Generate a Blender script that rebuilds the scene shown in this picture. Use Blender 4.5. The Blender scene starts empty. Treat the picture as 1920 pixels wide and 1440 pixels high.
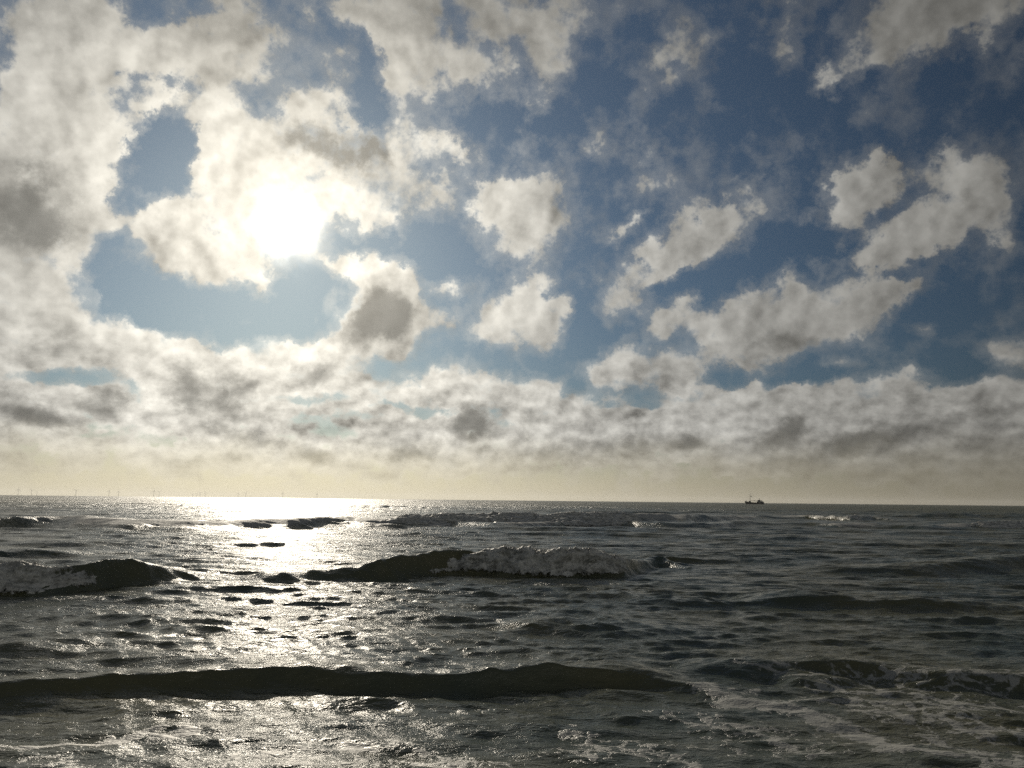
import bpy, bmesh, math, random
import numpy as np
from mathutils import Vector, Matrix, Euler

R = math.radians
scene = bpy.context.scene
col = scene.collection

# ------------------------------------------------------------------ camera
EYE = 2.5                                   # eye height above mean water, metres
PITCH, ROLL, FPX = R(8.6), R(0.6), 1442.0   # tilt up, roll, focal length for a 1920 px wide frame
cam_data = bpy.data.cameras.new('camera')
cam_data.sensor_fit = 'HORIZONTAL'
cam_data.sensor_width = 36.0
cam_data.lens = 36.0 * FPX / 1920.0
cam_data.clip_start = 0.1
cam_data.clip_end = 90000.0
cam = bpy.data.objects.new('camera', cam_data)
col.objects.link(cam)
FW = Vector((0, math.cos(PITCH), math.sin(PITCH)))
R0, U0 = Vector((1, 0, 0)), Vector((0, -math.sin(PITCH), math.cos(PITCH)))
RT = R0 * math.cos(ROLL) + U0 * math.sin(ROLL)
UP = U0 * math.cos(ROLL) - R0 * math.sin(ROLL)
cam.matrix_world = Matrix(((RT.x, UP.x, -FW.x, 0), (RT.y, UP.y, -FW.y, 0), (RT.z, UP.z, -FW.z, EYE), (0, 0, 0, 1)))
scene.camera = cam

def ray(px, py):                            # photograph pixel -> world direction
    return (FW * FPX + RT * (px - 960) + UP * (720 - py)).normalized()
def azel(px, py):
    d = ray(px, py)
    return math.degrees(math.atan2(d.x, d.y)), math.degrees(math.asin(d.z))
def on_water(px, py, z=0.0):                # photograph pixel -> point on the sea
    d = ray(px, py)
    t = (z - EYE) / d.z
    return d.x * t, d.y * t

# ------------------------------------------------------------------ exposure, sun
scene.render.engine = 'CYCLES'
scene.cycles.use_denoising = False
scene.cycles.sample_clamp_direct = 6.0
scene.cycles.sample_clamp_indirect = 2.0
scene.view_settings.view_transform = 'Standard'
scene.view_settings.look = 'None'
scene.view_settings.exposure = 0.0
scene.view_settings.gamma = 1.0
SUN_DIR = ray(542, 425)
SUN_AZ = math.atan2(SUN_DIR.x, SUN_DIR.y)
SUN_EL = math.asin(SUN_DIR.z)
sun_data = bpy.data.lights.new('sun', 'SUN')
sun_data.energy = 2.7
sun_data.angle = R(0.55)
sun_data.color = (1.0, 0.90, 0.74)
sun = bpy.data.objects.new('sun', sun_data)
sun.rotation_euler = (-SUN_DIR).to_track_quat('-Z', 'Y').to_euler()
col.objects.link(sun)

# ------------------------------------------------------------------ sky
world = bpy.data.worlds.new('World')
scene.world = world
world.use_nodes = True

class NT:
    """small helper that writes node maths as calls"""
    def __init__(s, tree):
        s.t = tree
        s.t.nodes.clear()
    def n(s, typ, **kw):
        nd = s.t.nodes.new(typ)
        for k, v in kw.items():
            setattr(nd, k, v)
        return nd
    def put(s, nd, i, v):
        if v is None: return
        if isinstance(v, bpy.types.NodeSocket): s.t.links.new(v, nd.inputs[i])
        else: nd.inputs[i].default_value = v
    def m(s, op, a, b=None, c=None, clamp=False):
        nd = s.n('ShaderNodeMath', operation=op, use_clamp=clamp)
        s.put(nd, 0, a); s.put(nd, 1, b); s.put(nd, 2, c)
        return nd.outputs[0]
    def v(s, op, a, b=None, c=None):
        nd = s.n('ShaderNodeVectorMath', operation=op)
        if op == 'SCALE':
            s.put(nd, 0, a); s.put(nd, 3, b)
        else:
            s.put(nd, 0, a); s.put(nd, 1, b); s.put(nd, 2, c)
        return nd.outputs['Value'] if op in ('LENGTH', 'DOT_PRODUCT', 'DISTANCE') else nd.outputs[0]
    def xyz(s, a):
        nd = s.n('ShaderNodeSeparateXYZ'); s.put(nd, 0, a); return nd.outputs
    def comb(s, x, y, z):
        nd = s.n('ShaderNodeCombineXYZ'); s.put(nd, 0, x); s.put(nd, 1, y); s.put(nd, 2, z); return nd.outputs[0]
    def noise(s, vec, scale, detail=4, rough=0.5, dist=0.0, lac=2.0, typ='FBM', color=False):
        nd = s.n('ShaderNodeTexNoise', noise_dimensions='3D', noise_type=typ)
        s.put(nd, 'Vector', vec); s.put(nd, 'Scale', scale); s.put(nd, 'Detail', detail); s.put(nd, 'Roughness', rough)
        s.put(nd, 'Distortion', dist); s.put(nd, 'Lacunarity', lac)
        return nd.outputs['Color' if color else ('Fac' if 'Fac' in nd.outputs else 0)]
    def remap(s, v, a, b, c=0.0, d=1.0, interp='SMOOTHSTEP'):
        nd = s.n('ShaderNodeMapRange', interpolation_type=interp, clamp=True)
        for i, x in enumerate((v, a, b, c, d)): s.put(nd, i, x)
        return nd.outputs[0]
    def mix(s, f, a, b, blend='MIX'):
        nd = s.n('ShaderNodeMix', data_type='RGBA', blend_type=blend)
        s.put(nd, 0, f)
        s.put(nd, 6, a if isinstance(a, bpy.types.NodeSocket) else (*a, 1)); s.put(nd, 7, b if isinstance(b, bpy.types.NodeSocket) else (*b, 1))
        return nd.outputs[2]
    def ramp(s, f, stops, interp='LINEAR'):
        nd = s.n('ShaderNodeValToRGB')
        cr = nd.color_ramp; cr.interpolation = interp
        while len(cr.elements) < len(stops): cr.elements.new(0.5)
        for e, (p, c) in zip(cr.elements, stops):
            e.position = p; e.color = (*c, 1)
        s.put(nd, 0, f)
        return nd.outputs[0]
    def cone(s, vec, cx, cy, rx, ry, rot):
        nd = s.n('ShaderNodeTexGradient', gradient_type='SPHERICAL')
        tm = nd.texture_mapping
        tm.vector_type = 'TEXTURE'
        tm.translation = (cx, cy, 0); tm.rotation = (0, 0, rot); tm.scale = (rx, ry, 1)
        s.put(nd, 0, vec)
        return nd.outputs[1]

# Cumulus layout.  Each entry is a puff: centre and half-sizes are where the cloud stands in the sky
# (written as photograph coordinates, turned into azimuth / elevation below), tilt in degrees, weight.
PUFFS = [
 # upper left mass
 (60,60,130,110,0,.8),(150,150,100,120,0,.9),(60,300,90,120,0,1),(175,260,55,110,0,.9),(60,460,120,110,0,1.1),(120,400,80,80,0,.8),
 (20,560,160,60,0,1),(150,60,120,60,0,.6),(110,530,80,40,-20,.6),
 (330,40,150,70,0,.9),(440,60,90,60,0,.8),(320,110,90,45,-10,.6),(460,130,70,60,0,.7),(400,180,60,55,30,.8),(290,95,70,40,0,.6),
 (380,240,40,40,0,.6),(270,200,50,40,0,.35),(480,215,60,30,0,.5),
 (575,190,40,40,0,.7),(640,120,35,60,20,.5),(560,60,40,50,0,.35),(620,180,60,22,0,.6),(590,10,60,25,0,.5),
 (690,40,60,50,-35,.9),(760,90,60,50,-35,1),(750,170,50,55,-20,.8),(800,250,55,45,-30,.8),(850,130,80,70,0,.9),(960,130,90,70,0,.8),
 (1030,60,80,60,0,.7),(900,30,130,50,0,.9),(1060,150,50,50,0,.5),(860,280,40,25,-20,.5),(960,270,50,20,-15,.5),(940,200,60,30,0,.4),
 (1130,20,80,30,0,.5),(780,10,90,30,0,.6),
 (300,330,80,60,0,.22),(612,600,30,50,0,.5),(775,600,30,40,0,.6),(300,170,50,30,0,.7),(270,420,40,25,0,.5),(150,520,40,50,0,.6),(380,610,160,30,0,.3),(250,190,60,35,0,.8),(215,250,25,40,0,.6),(390,300,30,60,0,.8),(200,420,30,30,0,.5),
 # sun cloud
 (540,290,110,80,0,1.1),(440,290,90,75,10,1),(660,270,110,55,-10,1.1),(740,320,80,75,0,1.1),(770,380,60,50,0,.9),(700,390,70,45,0,.8),(600,360,90,60,0,1),
 (480,390,110,80,0,1.1),(340,420,95,55,10,1.1),(290,400,60,35,0,.7),(370,480,75,50,-20,1.1),(460,490,70,60,-20,1.1),(500,535,35,25,0,.7),(250,350,30,20,-35,.5),
 (650,480,60,25,-15,.9),(320,500,30,40,0,.6),
 # dark cored cloud under the sun
 (700,520,65,50,0,1.1),(735,580,65,65,0,1.1),(660,620,75,60,20,1.1),(690,650,80,35,15,.8),(570,660,55,22,-12,.9),(620,560,25,35,0,.5),(760,550,35,45,0,.6),
 (520,645,20,12,0,.5),
 # scattered, middle
 (920,350,55,45,0,.9),(990,345,55,35,0,.8),(950,410,70,55,0,.9),(1020,420,50,55,0,.7),(1010,470,45,30,0,.5),(1060,400,40,30,0,.5),(1140,430,45,16,25,.6),(1175,410,25,10,20,.4),
 (985,545,50,40,30,.9),(960,610,60,50,0,1.1),(1030,585,45,30,0,.9),(1050,570,25,20,0,.6),
 (835,530,28,16,0,.8),(830,590,26,24,-20,.8),(750,470,30,25,0,.35),
 (1120,260,24,30,0,.6),(1200,288,30,22,15,.6),(1310,380,20,14,0,.35),
 # long cloud and its tail
 (1380,420,75,35,22,1),(1280,455,90,45,10,1.15),(1230,480,50,30,0,.9),(1180,540,35,45,30,.9),(1160,580,40,30,0,.8),(1440,410,20,35,0,.5),
 (1265,590,50,30,15,.9),(1235,605,30,20,0,.7),(1285,560,20,20,0,.6),
 (1420,600,85,45,5,1.1),(1330,620,50,32,0,1),(1370,670,55,40,0,1),(1460,650,60,30,0,.7),(1485,540,20,40,0,.7),(1520,600,60,30,0,.7),
 (1610,560,75,45,10,1),(1700,530,70,32,10,.9),(1600,610,60,35,0,.8),(1500,570,40,40,0,.5),
 (1200,690,90,45,0,1.15),(1270,700,55,40,0,.9),(1150,700,45,30,0,.7),(1190,660,30,25,0,.7),
 # right
 (1605,320,45,45,0,1),(1600,370,50,45,0,1),(1580,400,40,40,0,.6),(1635,290,20,25,0,.7),(1540,420,50,25,30,.35),
 (1830,310,75,45,0,.9),(1870,370,50,70,0,.9),(1800,390,75,55,30,1),(1720,440,70,40,25,1),(1640,470,75,32,20,.9),(1580,490,40,20,0,.6),(1780,280,30,20,0,.6),(1890,450,30,40,0,.6),
 (1885,665,50,24,0,.9),(1740,605,35,16,0,.6),(1560,690,45,14,0,.5),(1700,705,30,14,0,.4),
 # top right
 (1700,40,110,60,0,.9),(1800,20,120,50,0,.9),(1640,70,60,50,0,.6),(1590,130,70,30,10,.75),(1540,150,40,16,25,.6),(1490,30,45,60,0,.6),(1270,110,60,55,0,.55),
 (1310,60,40,40,0,.4),(1230,130,40,30,0,.45),(1890,30,60,40,0,.6),(1230,20,60,30,0,.3),(1480,90,25,40,0,.4),(1900,120,30,40,0,.3),
 # lower left shelf
 (80,600,150,50,0,1.1),(230,625,110,30,-8,1.1),(100,655,110,40,0,.9),(330,660,90,22,-10,1),(250,680,140,35,0,1),(400,690,120,40,0,1.1),(500,710,140,45,0,1.1),
 (290,620,25,14,0,.7),(300,750,90,50,0,1),(180,560,25,16,0,.7),(185,545,22,16,0,.5),(620,700,70,40,0,1.1),(660,740,60,40,0,.9),(60,760,100,50,0,1.1),(200,760,90,45,0,1.1),
 (30,690,60,30,0,.7),(400,620,40,12,0,.4),
 (400,760,120,50,0,1.1),(540,770,130,40,0,1.1),(420,840,200,40,0,1),(100,840,160,45,0,1.1),(480,610,50,14,0,.3),
 # puffs over the middle horizon
 (800,710,50,26,0,.8),(760,740,50,22,0,.8),(870,715,55,38,0,1.1),(900,745,100,30,0,1),(975,735,55,38,0,1.1),(1020,735,40,30,0,.7),(740,690,30,10,0,.3),
 (900,790,190,30,0,1.1),(700,800,70,25,0,.7),(780,820,110,30,0,1),(640,760,70,20,0,.9),(1000,820,160,40,0,1.1),(900,850,200,35,0,1),
 (1130,775,90,35,0,1),(1090,760,50,18,0,.6),
 # bank on the right
 (1230,790,120,45,0,1.1),(1330,780,90,55,0,1.1),(1410,745,70,35,0,1.1),(1450,735,60,20,0,.9),(1480,790,130,55,0,1.2),(1590,770,100,45,0,1.1),(1640,760,80,45,0,1.1),
 (1750,770,110,60,0,1.2),(1880,745,70,55,0,1.2),(1860,800,110,70,0,1.2),(1550,830,240,50,0,1.2),(1800,860,200,45,0,1.2),(1300,850,220,40,0,1.1),(600,865,260,30,0,.9),
 # behind the frame edges
 (-120,300,200,260,0,.9),(-100,700,200,120,0,1),(1130,520,18,12,0,.4),(900,610,20,25,0,.4),(1385,350,24,10,20,.4),(2080,780,160,80,0,1),(2050,300,90,60,20,.8),(400,-90,300,70,0,.9),(1000,-70,240,60,0,.8),(1700,-80,220,70,0,.9),
]
HOLES = [  # clear gaps
 (285,300,48,52,0,1),(235,380,36,30,0,.9),(330,160,50,22,0,.35),(225,195,18,60,0,.35),(120,150,30,20,0,.35),
 (680,110,30,60,25,.8),(520,190,30,30,0,.6),(640,45,60,20,-30,.5),(550,40,20,30,0,.4),(720,200,25,50,30,.8),(700,235,40,14,-35,.7),
 (590,545,60,45,0,1.2),(330,585,130,38,-8,1),(240,550,70,40,0,.9),(490,600,90,35,0,1),(570,600,40,30,0,1),(820,450,50,60,0,.7),(710,460,60,16,0,.5),
 (640,440,35,12,0,.3),(80,710,110,16,0,.7),(250,740,28,22,0,.8),(40,640,40,16,0,.35),(350,805,45,14,0,.7),(300,830,60,14,0,.6),(690,790,55,12,0,.8),
 (640,825,40,12,0,.7),(130,715,100,10,0,.5),(540,750,60,7,0,.5),(800,765,120,7,0,.6),(1180,770,90,7,0,.5),(250,810,50,10,0,.5),(520,850,60,8,0,.5),(1000,800,50,7,0,.4),(160,830,60,7,0,.5),(850,835,60,7,0,.5),(1390,830,50,6,0,.4),(1100,825,60,6,0,.4),(1000,775,60,8,0,.5),(720,680,60,18,0,.6),(470,790,40,8,0,.4),(610,755,50,8,0,.5),
 (1200,754,120,13,0,.9),(1335,705,22,28,35,.8),(1110,640,40,30,0,.6),(1380,525,90,22,15,.7),(1250,530,30,20,0,.5),(1420,715,60,12,0,.6),(1570,480,40,25,0,.4),(1640,517,80,9,-5,.5),(1500,465,50,28,0,.6),(1800,570,60,60,0,.7),(1500,690,40,22,0,.7),(1090,600,25,60,0,.5),(1540,720,90,18,0,.6),(1690,610,30,30,0,.5),(1800,690,90,30,0,.6),(870,230,20,30,-30,.5),(1000,250,60,40,0,.6),(900,320,60,12,0,.3),(1080,720,25,18,0,.5),(960,665,120,20,0,.5),
]
SHADE = [  # thick, shadowed cores
 (45,380,75,90,-20,1.2),(90,440,60,50,0,.9),(20,330,40,60,0,.6),(600,260,50,35,0,.9),(660,280,80,40,0,1.2),(730,275,45,25,0,.9),(690,300,60,30,0,.6),
 (720,560,50,50,0,1),(700,600,62,45,25,1.1),(735,590,40,40,0,.6),(660,620,45,25,0,.6),(370,455,60,22,-20,.4),(500,130,60,40,0,.25),(430,30,120,40,0,.35),(140,60,70,50,0,.3),(860,30,160,40,0,.5),
 (100,650,45,22,0,.9),(30,775,60,30,-15,1),(70,800,50,22,0,.9),(185,775,45,30,-15,1.1),(240,750,30,18,0,.6),(125,812,40,12,0,.8),(200,740,30,20,0,.6),
 (345,715,35,35,0,1),(425,735,48,45,0,1.25),(350,750,28,18,0,.6),(475,720,28,22,0,.4),(605,705,34,24,0,1.1),(560,715,20,25,0,.35),(460,818,40,22,-20,.9),(540,830,40,14,0,.6),
 (880,785,38,32,-10,1.4),(905,800,45,22,0,1),(600,858,42,14,0,1.3),(370,865,22,14,0,.7),(760,850,36,16,0,.9),(810,858,30,10,0,.8),(180,870,45,12,0,.5),
 (1000,700,30,30,0,.3),(960,640,50,22,0,.25),(1210,700,60,30,0,.4),(1270,690,60,20,-15,.4),(1300,600,20,10,0,.2),(1480,640,70,20,-25,.9),(1400,640,60,20,0,.35),(1300,470,80,20,0,.3),
 (1600,360,30,20,0,.2),(1820,370,70,30,30,.5),(1640,590,60,30,-30,.3),
 (1140,850,60,16,0,.9),(1040,870,60,14,0,.8),(1000,855,50,10,0,.6),(1260,840,60,22,0,1.1),(1290,825,30,14,0,.7),(1460,820,48,32,15,1.25),(1490,800,26,20,0,.9),(1640,820,65,20,12,1.25),(1590,835,60,16,10,.9),
 (1750,810,40,26,0,.8),(1700,850,70,14,0,.8),(1520,870,90,10,0,.9),(1800,790,70,40,0,.4),(1870,850,60,30,0,.7),(1650,885,160,8,0,.7),(1190,885,120,8,0,.6),(900,880,80,8,0,.5),(1880,780,50,40,0,.4),
 (1800,30,110,40,0,.4),(1060,100,60,40,0,.2),
]

def build_sky():
    T = NT(world.node_tree)
    tc = T.n('ShaderNodeTexCoord').outputs['Generated']
    d = T.v('NORMALIZE', tc)
    x, y, z = T.xyz(d)
    DEG = 180 / math.pi
    az = T.m('MULTIPLY', T.m('ARCTAN2', x, y), DEG)
    el = T.m('MULTIPLY', T.m('ARCSINE', z), DEG)
    # puffs get smaller towards the horizon
    low = T.remap(el, 5, 15, 1, 0)
    kk = T.remap(el, 2, 24, 0.40, 1.0, 'LINEAR')
    w1 = T.v('SUBTRACT', T.noise(d, 6.0, 3, .55, color=True), (.5, .5, .5))
    w2 = T.v('SUBTRACT', T.noise(d, 22.0, 6, .66, color=True), (.5, .5, .5))
    w = T.v('ADD', T.v('SCALE', w1, 6.0), T.v('SCALE', w2, 5.0))
    w = T.v('MULTIPLY', T.v('SCALE', w, kk), (1, .85, 0))
    q = T.v('ADD', T.comb(az, el, 0.0), w)
    SA, SE = math.degrees(SUN_AZ), math.degrees(SUN_EL)
    toward2 = T.v('NORMALIZE', T.v('SUBTRACT', (SA, SE, 0), T.comb(az, el, 0.0)))
    q2 = T.v('MULTIPLY_ADD', toward2, (1.5, 1.5, 0), q)

    def field(entries, grow, vec):
        acc = None
        for (px, py, rx, ry, rot, amp) in entries:
            a, e = azel(px, py)
            ax0, _ = azel(px - 10, py); ax1, _ = azel(px + 10, py)
            _, ey0 = azel(px, py + 10); _, ey1 = azel(px, py - 10)
            c = T.cone(vec, a, e, rx * (ax1 - ax0) / 20 * grow, ry * (ey1 - ey0) / 20 * grow, R(rot))
            acc = T.m('MULTIPLY', c, amp) if acc is None else T.m('MULTIPLY_ADD', c, amp, acc)
        return acc
    puffs_raw = field(PUFFS, 1.55, q)
    puffs = T.m('MINIMUM', puffs_raw, 1.1)
    holes = T.m('MINIMUM', field(HOLES, 1.75, q), .82)
    shade = field(SHADE, 1.6, q)
    ahead = T.m('MINIMUM', field(PUFFS, 1.55, q2), 1.3)     # how much cloud stands between here and the sun
    def billow(vec, sc, det):
        nd = T.n('ShaderNodeTexVoronoi', voronoi_dimensions='3D', feature='F1', normalize=True)
        T.put(nd, 'Vector', vec); T.put(nd, 'Scale', sc); T.put(nd, 'Detail', det); T.put(nd, 'Roughness', .5)
        return T.m('SUBTRACT', .45, nd.outputs['Distance'])
    squash = T.v('MULTIPLY', d, (1, 1, 1.5))
    dw = T.v('ADD', d, T.v('SCALE', w2, .035))
    # billows and wisps; dn is the same pattern a little nearer the sun, for relief
    n_hi = T.m('ADD', T.m('SUBTRACT', T.noise(d, 15.0, 8, .6), .5), T.m('MULTIPLY', T.m('SUBTRACT', T.noise(d, 55.0, 6, .62), .5), .55))
    n_lo = T.m('SUBTRACT', T.noise(squash, 30.0, 8, .6), .5)
    n0 = T.m('ADD', T.m('MULTIPLY', n_hi, T.m('SUBTRACT', 1.0, T.m('MULTIPLY', low, .6))), T.m('MULTIPLY', n_lo, T.m('MULTIPLY', low, .9)))
    bil = billow(dw, 24.0, 1)
    n0 = T.m('MULTIPLY_ADD', bil, .40, n0)
    step = .010
    sunward = T.v('NORMALIZE', T.v('SUBTRACT', tuple(SUN_DIR), d))
    ds = T.v('MULTIPLY_ADD', sunward, (step, step, step), d)
    def lump(vec, v2): return T.m('MULTIPLY_ADD', billow(v2, 24.0, 1), .36, T.m('MULTIPLY', T.noise(vec, 13.0, 4, .5), 1.0))
    relief = T.m('SUBTRACT', T.m('MULTIPLY_ADD', bil, .36, T.m('MULTIPLY', T.noise(d, 13.0, 4, .5), 1.0)), lump(ds, T.v('MULTIPLY_ADD', sunward, (step, step, step), dw)))
    n_lo2 = T.m('SUBTRACT', T.noise(T.v('MULTIPLY', T.v('ADD', T.v('MULTIPLY_ADD', sunward, (.003, .003, .003), d), (0, 0, .006)), (1, 1, 1.5)), 30.0, 5, .55), .5)
    relief = T.m('MULTIPLY_ADD', T.m('SUBTRACT', n_lo, n_lo2), T.m('MULTIPLY', low, .6), relief)
    # generic cloud cover outside the part of the sky that is in view
    out = T.m('MAXIMUM', T.remap(T.m('ABSOLUTE', az), 36, 46), T.remap(el, 37, 46))
    cover = T.m('MULTIPLY', out, T.remap(T.noise(d, 3.4, 2, .5), .42, .62, 0, .75))
    F = T.m('ADD', T.m('SUBTRACT', puffs, holes), cover)
    F = T.m('ADD', F, T.m('MULTIPLY', T.remap(el, 2.0, 8.5, .42, 0.0), T.remap(n_lo, -.2, .05, .2, 1.1)))
    F = T.m('MULTIPLY_ADD', n0, 2.1, F)
    patchy = T.remap(el, 20, 34, 0, 1)
    F = T.m('SUBTRACT', F, T.m('MULTIPLY', patchy, T.remap(T.noise(d, 9.0, 5, .6), .46, .68, 0, .50)))
    dens = T.remap(F, .30, T.m('MULTIPLY_ADD', T.noise(d, 6.0, 4, .6), 1.3, .38))
    veil = T.remap(F, -.12, .6, 0, .26)
    dens = T.m('MAXIMUM', dens, veil)
    big = T.noise(d, 8.5, 4, .55)
    shd = T.m('MULTIPLY', T.remap(T.m('MULTIPLY_ADD', n0, .9, shade), .05, 1.4), T.remap(F, .35, 1.1))
    # light
    cosg = T.v('DOT_PRODUCT', d, tuple(SUN_DIR))
    ang = T.m('MULTIPLY', T.m('ARCCOSINE', T.m('MINIMUM', cosg, 1.0)), DEG)
    def ex(s): return T.m('EXPONENT', T.m('MULTIPLY', ang, -1.0 / s))
    light = T.m('MULTIPLY', T.m('ADD', T.m('MULTIPLY_ADD', ex(27.0), .98, .055), T.m('MULTIPLY', ex(6.0), .35)), T.remap(el, 20, 42, 1.0, .50))
    light = T.m('MINIMUM', light, T.m('MULTIPLY_ADD', big, .9, .42))
    light = T.m('ADD', light, T.remap(ang, 75, 150, 0, .80))   # clouds opposite the sun are lit from the front
    # clear sky
    sky = T.n('ShaderNodeTexSky', sky_type='NISHITA', sun_disc=False)
    sky.sun_elevation = SUN_EL; sky.sun_rotation = SUN_AZ
    sky.altitude = 0; sky.air_density = 1.0; sky.dust_density = 0.6; sky.ozone_density = 2.0
    blue = T.v('MULTIPLY', sky.outputs[0], (.52, .68, .80))
    blue = T.v('SCALE', blue, T.m('MULTIPLY_ADD', T.remap(ang, 14, 50, 0, 1, 'LINEAR'), -.19, .36))
    blue = T.v('ADD', blue, T.v('SCALE', (.76, .95, 1.12), T.m('MULTIPLY_ADD', ex(22.0), .58, .06)))
    white = T.v('SCALE', T.mix(T.remap(ang, 6, 34), (1.0, .955, .84), (1.0, .98, .91)), T.m('MULTIPLY', light, 10.0))
    core = T.v('SCALE', (.88, .86, .78), T.m('MULTIPLY', T.m('MULTIPLY_ADD', ex(28.0), .30, .045), 10.0))
    behind = T.m('MULTIPLY', T.m('SUBTRACT', ahead, T.m('MINIMUM', puffs_raw, 1.3)), -.22)
    tone = T.m('ADD', T.m('MULTIPLY_ADD', relief, -2.5, T.m('MULTIPLY_ADD', big, -.95, 1.48)), T.m('MAXIMUM', T.m('MINIMUM', behind, .16), -.22))
    tone = T.m('MULTIPLY', tone, T.remap(F, .8, 2.0, 1.0, .84))
    tone = T.m('MULTIPLY', tone, T.m('MULTIPLY_ADD', low, .14, 1.0))
    cloud = T.v('SCALE', white, tone)
    cloud = T.mix(T.m('MULTIPLY', shd, .9), cloud, T.v('SCALE', core, T.m('MULTIPLY_ADD', relief, -1.0, 1.0)))
    col_ = T.mix(dens, blue, cloud)
    # cream air above the horizon
    air = T.v("SCALE", (1.0, .90, .64), T.m('MULTIPLY', T.m('MULTIPLY_ADD', ex(21.0), 1.85, .03), 10.0))
    hz = T.remap(T.m('MULTIPLY_ADD', n0, 2.0, el), .2, 5.4, .94, 0.0)
    col_ = T.mix(hz, col_, air)
    # glare of the veiled sun: a ragged bright patch in the cloud with a warm halo
    glare = T.m('MULTIPLY', T.m('EXPONENT', T.m('MULTIPLY', T.m('POWER', T.m('DIVIDE', T.m('MULTIPLY_ADD', n0, 2.6, ang), 1.7), 2.0), -1.0)), 30.0)
    col_ = T.v('ADD', col_, T.v('SCALE', (1.0, .95, .84), glare))
    col_ = T.v('ADD', col_, T.v('SCALE', (1.0, .86, .62), T.m('MULTIPLY', ex(5.0), T.m('MULTIPLY_ADD', dens, 3.0, 1.3))))
    # the sea's own dimness below the horizon
    col_ = T.mix(T.remap(z, -.02, -.004, 1, 0), col_, (.35, .35, .32))
    bg = T.n('ShaderNodeBackground')
    T.put(bg, 0, col_); bg.inputs[1].default_value = 0.1
    o = T.n('ShaderNodeOutputWorld')
    T.t.links.new(bg.outputs[0], o.inputs[0])
build_sky()
world.cycles.sampling_method = 'MANUAL'
world.cycles.sample_map_resolution = 1024

# ------------------------------------------------------------------ sea
rng = np.random.default_rng(7)
LAT = rng.random((512, 512)).astype(np.float32)
def vnoise(x, y, seed=0):                    # smooth value noise, -1..1
    x = x + 37.13 * seed; y = y + 91.7 * seed
    xi = np.floor(x); yi = np.floor(y)
    fx = x - xi; fy = y - yi
    fx = fx * fx * (3 - 2 * fx); fy = fy * fy * (3 - 2 * fy)
    xi = xi.astype(np.int64) & 511; yi = yi.astype(np.int64) & 511
    x1 = (xi + 1) & 511; y1 = (yi + 1) & 511
    return 2 * ((LAT[xi, yi] * (1 - fx) + LAT[x1, yi] * fx) * (1 - fy) + (LAT[xi, y1] * (1 - fx) + LAT[x1, y1] * fx) * fy) - 1
def fbm(x, y, octs, seed=0, gain=.5):
    s = 0; a = 1.0; n = 0
    for o in range(octs):
        s = s + a * vnoise(x * 2 ** o, y * 2 ** o, seed + o); n += a; a *= gain
    return s / n

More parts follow.
